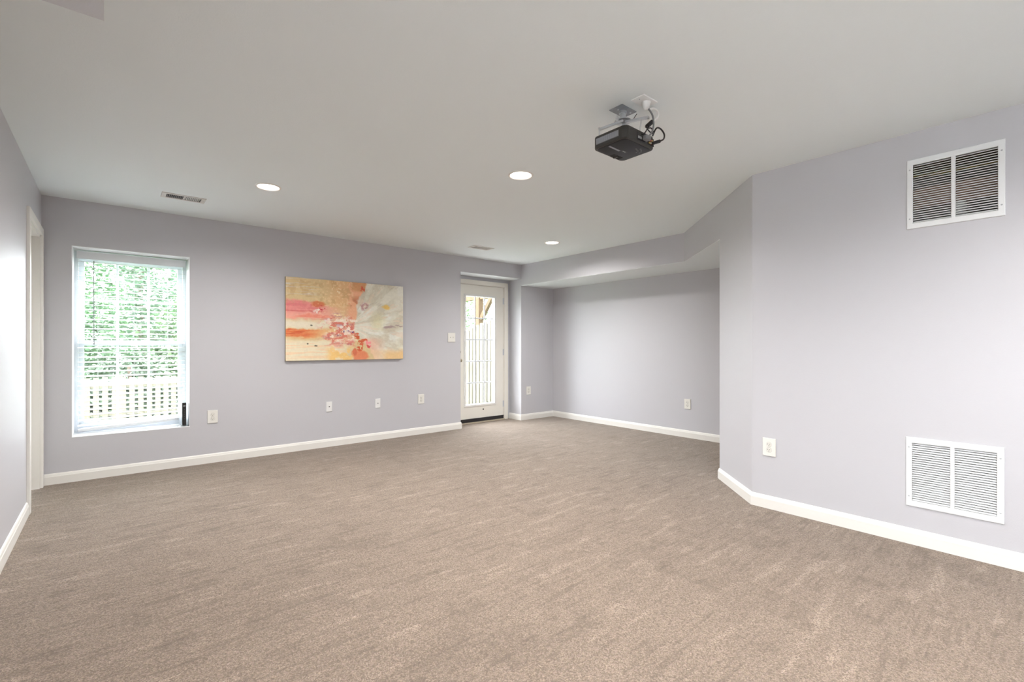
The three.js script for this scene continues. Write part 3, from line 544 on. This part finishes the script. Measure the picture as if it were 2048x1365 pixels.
{
  const X0 = 2.386, X1 = 2.638, Z0 = 3.938, Z1 = 4.152, Y0 = 2.208, Y1 = 2.274, cx = (X0 + X1) / 2, cz = (Z0 + Z1) / 2;
  const g = thing('projector', 'black projector hanging upside down from its ceiling mount', 'projector', [cx, Y0, cz]);
  const w = (X1 - X0) / 2, dz = (Z1 - Z0) / 2, hh = Y1 - Y0;
  const outline = (r, k) => { const s = new THREE.Shape(), a = w - k, b = dz - k; s.moveTo(-a + r, -b); s.lineTo(a - r, -b); s.absarc(a - r, -b + r, r, -Math.PI / 2, 0); s.lineTo(a, b - r); s.absarc(a - r, b - r, r, 0, Math.PI / 2); s.lineTo(-a + r, b); s.absarc(-a + r, b - r, r, Math.PI / 2, Math.PI); s.lineTo(-a, -b + r); s.absarc(-a + r, -b + r, r, Math.PI, Math.PI * 1.5); return s; };
  part('housing', toCreasedNormals(extr(outline(0.03, 0), hh - 0.014, { bevelEnabled: true, bevelThickness: 0.007, bevelSize: 0.008, bevelOffset: -0.008, bevelSegments: 4 }).rotateX(Math.PI / 2).translate(0, hh - 0.007, 0), 0.6), std(lin(0.030, 0.029, 0.026), 0.42), g);
  part('top_cover', toCreasedNormals(extr(outline(0.026, 0.012), 0.002, { bevelEnabled: true, bevelThickness: 0.001, bevelSize: 0.002, bevelOffset: -0.002, bevelSegments: 2 }).rotateX(Math.PI / 2).translate(0, 0.0012, 0), 0.6), new THREE.MeshPhysicalMaterial({ color: lin(0.008, 0.009, 0.012), roughness: 0.4, specularIntensity: 0.5 }), g);
  // vent panel with fins on the side towards the left
  const v = part('vent_panel', rbx(-w - 0.0015, -w + 0.002, 0.018, 0.05, -0.082, 0.062, 0.001), M.grey, g);
  for (let k = 0; k < 22; k++) part('vent_fin', bx(-w - 0.004, -w, 0.020, 0.048, -0.078 + k * 0.0064, -0.0758 + k * 0.0064), std(lin(0.40, 0.41, 0.45), 0.5), v);
  // connector panel at the back
  const c = part('connector_panel', rbx(-w + 0.09, w - 0.014, 0.012, 0.052, dz - 0.002, dz + 0.0015, 0.001), M.blackGloss, g);
  const jack = (x, y, r, mat) => part('jack', [cyl(r, r, 0.007, 14).rotateX(Math.PI / 2).translate(x, y, dz + 0.004)], mat, c);
  const jcols = [std(lin(0.55, 0.40, 0.12), 0.4), std(lin(0.55, 0.55, 0.5), 0.4), std(lin(0.4, 0.10, 0.06), 0.4)];
  for (let k = 0; k < 3; k++) { jack(0.068 + k * 0.0125, 0.022, 0.0042, jcols[k]); jack(0.068 + k * 0.0125, 0.036, 0.0042, jcols[(k + 1) % 3]); }
  part('socket', rbx(-0.03, 0.0, 0.020, 0.032, dz, dz + 0.005, 0.001), M.steel, c);
  part('socket', rbx(0.012, 0.046, 0.020, 0.034, dz, dz + 0.005, 0.001), M.grey, c);
  part('power_inlet', rbx(0.02, 0.046, 0.036, 0.05, dz, dz + 0.004, 0.001), M.dark, c);
  // keypad and stickers on the face that points down
  for (const [x, z] of [[0.03, 0.055], [0.045, 0.05], [0.06, 0.045], [0.05, 0.068], [0.066, 0.062], [0.082, 0.05], [0.07, 0.03], [0.088, 0.036]]) part('button', lathe([[0, -0.0042], [0.004, -0.0038], [0.0046, -0.0012]], 16).translate(x, 0, z), M.grey, g);
  part('sticker', rbx(-0.100, -0.012, -0.0026, -0.0014, -0.0245, -0.0125, 0.0003).rotateY(0.02), std(lin(0.28, 0.29, 0.33), 0.5), g);
  // maker's lettering
  {
    const cv = document.createElement('canvas'); cv.width = 256; cv.height = 64; const q = cv.getContext('2d');
    q.fillStyle = '#141518'; q.fillRect(0, 0, 256, 64); q.fillStyle = '#d8d8d8'; q.font = 'bold 50px sans-serif'; q.textAlign = 'center'; q.textBaseline = 'middle'; q.fillText('BenQ', 128, 34);
    const t = new THREE.CanvasTexture(cv); t.colorSpace = THREE.SRGBColorSpace;
    part('lettering', new THREE.PlaneGeometry(0.052, 0.013).rotateX(Math.PI / 2).translate(0.014, -0.0021, -0.008), std(0xffffff, 0.4, { map: t }), g);
  }
  part('focus_recess', rbx(0.0, 0.075, -0.0028, 0.002, -0.095, -0.062, 0.001), M.dark, g);
  part('focus_ring', cyl(0.02, 0.02, 0.03, 32).rotateX(Math.PI / 2).translate(0.04, 0.0145, -0.082), M.blackGloss, g);
  part('lens', [lathe([[0, 0.008], [0.012, 0.007], [0.02, 0.003], [0.023, 0], [0.026, 0.004], [0.028, -0.006]], 32).rotateX(-Math.PI / 2).translate(0.04, 0.032, -dz - 0.002)], M.blackGloss, g);
  for (const [x, z] of [[-w + 0.026, -0.03], [0.1, -0.02], [0.03, 0.07]]) part('foot', cyl(0.008, 0.009, 0.006, 16).translate(x, hh - 0.0012, z), M.rubber, g);
}
{
  const g = thing('cable_plate', 'white square ceiling plate with a rounded cable nose beside the projector mount', 'wall plate', [2.546, CEIL, 4.148]);
  part('cover_plate', rbx(-0.0605, 0.0605, -0.0065, 0, -0.040, 0.040, 0.003), M.plateWhite, g);
  part('cable_nose', [lathe([[0, -0.044], [0.008, -0.0425], [0.014, -0.037], [0.019, -0.026], [0.0215, -0.012], [0.0235, -0.009], [0.0235, -0.0065]], 32).translate(0.012, 0, 0.002)], M.cableWhite, g);
  part('screw', cyl(0.003, 0.003, 0.002, 10).translate(-0.042, -0.0072, 0.0), M.steel, g);
  const G = V(2.568, 0, 4.15);
  const video = tag(mesh('video_cable', tube([[2.572, 2.404, 4.156], [2.588, 2.37, 4.168], [2.590, 2.325, 4.174], [2.574, 2.28, 4.176], [2.548, 2.248, 4.172], [2.538, 2.238, 4.16]], 0.0045, 40, 10), M.cableGrey), 'grey video cable dropping from the cable nose into the projector', 'cable');
  part('plug', rbx(2.518, 2.556, 2.227, 2.249, 4.155, 4.182, 0.004), M.cableGrey, video);
  const power = tag(mesh('power_cable', tube([[2.585, 2.405, 4.148], [2.628, 2.424, 4.15], [2.664, 2.42, 4.15], [2.668, 2.395, 4.148], [2.645, 2.37, 4.14], [2.622, 2.352, 4.132]], 0.0055, 40, 10), M.cableWhite), 'white power cable curving down from the ceiling plate to a black plug', 'cable');
  part('connector', [rod([2.634, 2.362, 4.136], [2.600, 2.330, 4.128], 0.0115, 14)], M.cableBlack, power);
  part('lead', tube([[2.604, 2.333, 4.129], [2.57, 2.312, 4.140], [2.545, 2.305, 4.158], [2.55, 2.285, 4.166], [2.585, 2.275, 4.168], [2.605, 2.292, 4.162], [2.59, 2.306, 4.160], [2.555, 2.292, 4.160], [2.535, 2.272, 4.164], [2.524, 2.256, 4.158]], 0.0032, 80, 8), M.cableBlack, power);
  const loop = tag(mesh('signal_cable', tube([[2.606, 2.232, 4.172], [2.632, 2.243, 4.185], [2.672, 2.268, 4.182], [2.690, 2.302, 4.172], [2.668, 2.318, 4.170], [2.632, 2.317, 4.172], [2.612, 2.304, 4.172], [2.604, 2.27, 4.158]], 0.0042, 60, 10), M.cableBlack), 'black signal cable looping out at the right of the projector', 'cable');
  part('plug', [rod([2.592, 2.226, 4.166], [2.630, 2.242, 4.184], 0.0088, 12)], M.cableBlack, loop);
  tag(mesh('cable_tie', tube([[2.560, 2.372, 4.066], [2.575, 2.395, 4.07], [2.592, 2.415, 4.07]], 0.0018, 16, 6), M.cableBlack), 'thin black cable tie tail sticking up from the projector mount', 'cable tie');
}

// ------------------------------------------------------------------ outdoors: patio, yard, fences, trees, deck and house next door
const timber = dataTex(256, (x, y) => { const v = 0.8 + 0.3 * fbm(x / 9, y / 80, 201) + 0.05 * hash(x, y, 202); return [104 * v, 98 * v, 84 * v]; }, true); timber.repeat.set(1, 1);
M.fence = std(lin(0.85, 0.85, 0.85), 0.85, { map: timber });
M.fence2 = std(lin(0.75, 0.76, 0.78), 0.85, { map: timber });
M.deck = std(lin(0.62, 0.42, 0.24), 0.8, { map: timber });
struct('patio', metreUV(bx(2.5, 7, -0.25, -0.06, -2.6, -0.42)), std(lin(0.42, 0.41, 0.39), 0.9), 'concrete patio outside the door');
struct('patio_side', bx(-12, -0.12, -0.3, -0.1, 1.5, 14), std(lin(0.6, 0.6, 0.59), 0.9), 'concrete paving outside the side window');
struct('wall_facade', bx(-0.12, 13, CEIL + 0.25, 9, -0.42, REAR + 0.15), std(lin(0.5, 0.48, 0.45), 0.9), 'upper storeys of the house over the room');
{
  const lawnTex = dataTex(512, (x, y) => { const v = 0.7 + 0.5 * fbm(x / 12, y / 12, 211) * (0.7 + 0.6 * hash(x, y, 212)); return [84 * v, 112 * v, 56 * v]; }, true); lawnTex.repeat.set(0.5, 0.5);
  const pr = [[-0.42, -0.12], [-3, -0.12], [-9, -1.4], [-40, -1.6], [-40, -1.8], [-9, -1.6], [-0.42, -0.4]];
  struct('lawn', metreUV(extr(shapeOf(pr), 60).rotateY(-Math.PI / 2).translate(40, 0, 0)), std(0xffffff, 0.95, { map: lawnTex }), 'green yard sloping away from the house');
}
{
  const g = thing('rear_fence', 'pale wooden picket fence across the far end of the yard', 'fence', [0, -1.38, -9]);
  const board = metreUV(rbx(-0.0525, 0.0525, 0.03, 1.80, 0, 0.018, 0.004, 1)), P = 0.163;
  for (let k = -14; k < 26; k++) { const b = part('picket', board, k % 3 ? M.fence : M.fence2, g); b.position.x = 0.66 + k * P; b.position.y = rr(-0.01, 0.012); b.rotation.z = rr(-0.004, 0.004); }
  for (const y of [0.3, 0.95, 1.6]) part('rail', metreUV(bx(-1.8, 4.9, y - 0.045, y + 0.045, -0.04, 0)), M.fence2, g);
  for (const x of [-1.7, 0.578, 2.9]) part('post', metreUV(rbx(x - 0.07, x + 0.07, 0, 1.83, -0.13, 0.019, 0.006, 1)), M.fence, g);
}
{
  const g = thing('side_fence', 'tall pale board fence along the side of the yard seen through the door', 'fence', [7, -0.1, 0]);
  const board = metreUV(rbx(-0.009, 0.009, 0, 1.86, -0.058, 0.058, 0.004, 1));
  for (let k = 0; k < 58; k++) { const z = -0.7 - k * 0.142, b = part('picket', board, k % 4 === 1 ? M.fence2 : M.fence, g); b.position.set(rr(-0.002, 0.002), (z < -3 ? (z + 3) * 0.213 : 0) - 0.02 + rr(-0.008, 0.012), z); b.rotation.x = rr(-0.006, 0.006); }
  for (let k = 0; k < 58; k++) { const z = -0.771 - k * 0.142, b = part('picket', board, M.fence2, g); b.position.set(0.095, (z < -3 ? (z + 3) * 0.213 : 0) - 0.03, z); }
  for (const y of [0.35, 1.5]) part('rail', [bar([0.035, y, -0.6], [0.035, y, -3], 0.04, 0.09), bar([0.035, y, -3], [0.035, y - 1.28, -9], 0.04, 0.09)], M.fence2, g);
}
// leaves: small bent blades scattered through a crown
const leafGeo = (() => {
  const g = new THREE.BufferGeometry(), L = 1, w = 0.32;
  g.setAttribute('position', new THREE.Float32BufferAttribute([0, 0, 0, w, 0.06, 0.45 * L, 0, 0, 0.5 * L, -w, 0.06, 0.45 * L, 0, -0.12, L], 3));
  g.setIndex([0, 2, 1, 0, 3, 2, 1, 2, 4, 2, 3, 4]); g.computeVertexNormals(); return g;
})();
const leafMat = (r, g, b) => new THREE.MeshPhysicalMaterial({ color: lin(r * 0.24, g * 0.26, b * 0.27), roughness: 0.7, transmission: 0.4, thickness: 0, side: THREE.DoubleSide });
function foliage(parent, mat, blobs, n, size) {
  const m = new THREE.InstancedMesh(leafGeo, mat, n), q = new THREE.Quaternion(), e = new THREE.Euler(), M4 = new THREE.Matrix4(), col = new THREE.Color();
  const tot = blobs.reduce((a, b) => a + b[3] ** 2, 0); let i = 0;
  blobs.forEach((b, bi) => {
    const k = bi === blobs.length - 1 ? n - i : Math.round(n * b[3] ** 2 / tot);
    for (let j = 0; j < k && i < n; j++, i++) {
      const d = V(rr(-1, 1), rr(-1, 1), rr(-1, 1)).normalize().multiplyScalar(b[3] * Math.pow(rnd(), 0.28));
      e.set(rr(-0.9, 0.9), rr(0, 6.28), rr(-0.9, 0.9)); q.setFromEuler(e); const s = size * rr(0.6, 1.3);
      M4.compose(V(b[0] + d.x, b[1] + d.y * 0.85, b[2] + d.z), q, V(s, s, s)); m.setMatrixAt(i, M4);
      const t = rr(0.7, 1.25); m.setColorAt(i, col.setRGB(t * rr(0.85, 1.1), t, t * rr(0.8, 1)));
    }
  });
  m.name = 'foliage'; m.userData.kind = 'stuff'; m.castShadow = m.receiveShadow = true; parent.add(m);
}
const bark = std(lin(0.16, 0.12, 0.09), 0.9);
function tree(label, x, z, base, h, r, col, n, size = 0.14) {
  const g = thing('tree', label, 'tree', [x, base, z], 0, 'trees beyond the yard fences');
  part('trunk', tube([[0, -0.2, 0], [0.06, h * 0.3, 0.03], [-0.04, h * 0.55, 0], [0.05, h * 0.85, 0.02]], 0.13, 16, 8), bark, g);
  const blobs = []; for (let k = 0; k < 9; k++) { const a = k * 2.4, t = k / 8; blobs.push([Math.cos(a) * r * 0.55 * (1 - t * 0.5), h * (0.28 + 0.66 * t), Math.sin(a) * r * 0.55 * (1 - t * 0.5), r * (0.72 - 0.34 * t)]); }
  foliage(g, leafMat(...col.map((c) => c * 1.7)), blobs, n, size);
}
tree('broad green tree behind the fence at the left of the window', -0.9, -13.5, -1.6, 6.0, 2.4, [0.20, 0.36, 0.17], 15000);
tree('pale green tree behind the fence at the right of the window', 3.3, -14.5, -1.6, 5.2, 2.2, [0.30, 0.44, 0.22], 15000);
tree('tall grey green tree far behind the middle of the window', 1.3, -18, -1.6, 8.5, 3.0, [0.28, 0.42, 0.27], 14000, 0.18);
tree('light green tree beyond the side fence at the left of the door glass', 13.2, -13.5, -1.6, 7, 2.6, [0.30, 0.46, 0.22], 9000);
tree('leafy tree behind the side fence far down the yard', 9.4, -13, -1.6, 6, 2.2, [0.24, 0.40, 0.20], 8000);
function shrub(label, x, z, base, h, r, col, n) {
  const g = thing('shrub', label, 'shrub', [x, base, z], 0, 'dark shrubs behind the rear fence');
  part('stem', [tube([[0, -0.1, 0], [0.05, h * 0.4, 0], [0, h * 0.8, 0.04]], 0.05, 10, 6)], bark, g);
  foliage(g, leafMat(...col), [[-r * 0.4, h * 0.35, 0, r * 0.8], [r * 0.45, h * 0.4, 0.1, r * 0.8], [0, h * 0.65, 0, r * 0.75], [0, h * 0.2, 0.2, r * 0.8]], n, 0.12);
}
shrub('dark green shrub behind the left end of the rear fence', -1.0, -11.3, -1.5, 2.6, 1.1, [0.10, 0.20, 0.08], 8000);
shrub('bushy green shrub behind the middle of the rear fence', 0.8, -11.0, -1.5, 2.7, 1.15, [0.12, 0.24, 0.09], 8000);
shrub('mid green shrub behind the right end of the rear fence', 2.7, -11.4, -1.5, 2.5, 1.15, [0.13, 0.25, 0.11], 8000);
{
  const g = thing('neighbor_deck', 'weathered timber deck post with beam and brace beyond the side fence', 'deck', [7.6, -0.3, -4.16]);
  part('post', metreUV(rbx(-0.075, 0.075, 0, 3.0, -0.075, 0.075, 0.005, 1)), M.deck, g);
  part('beam', metreUV(bar([0, 2.72, -2.2], [0, 2.72, 3.6], 0.09, 0.15)), M.deck, g);
  part('brace', metreUV(bar([0, 2.15, 0.08], [0, 2.66, 0.52], 0.09, 0.1)), M.deck, g);
  part('post', metreUV(rbx(-0.075, 0.075, 0, 3.0, 3.4, 3.55, 0.005, 1)), M.deck, g);
}
{
  const g = thing('neighbor_house', 'pale lap sided wing of the house next door beyond the deck', 'house', [12.2, -1, -3.4]);
  part('wall', bx(-1.4, 1.4, 0, 5, -2.4, 2.4), std(lin(0.72, 0.72, 0.72), 0.8), g);
  const plank = bx(-0.012, 0, 0, 0.172, -2.4, 2.4);
  for (let k = 0; k < 30; k++) { const b = part('siding_board', plank, k % 5 ? M.cableWhite : M.plateWhite, g); b.position.set(-1.4, k * 0.165, 0); b.rotation.z = 0.06; }
  part('roof', prism([[-1.7, -2.6], [1.7, -2.6], [1.7, 2.6], [-1.7, 2.6]], 5, 5.15), std(lin(0.12, 0.11, 0.11), 0.9), g);
}

renderer.render(scene, camera);
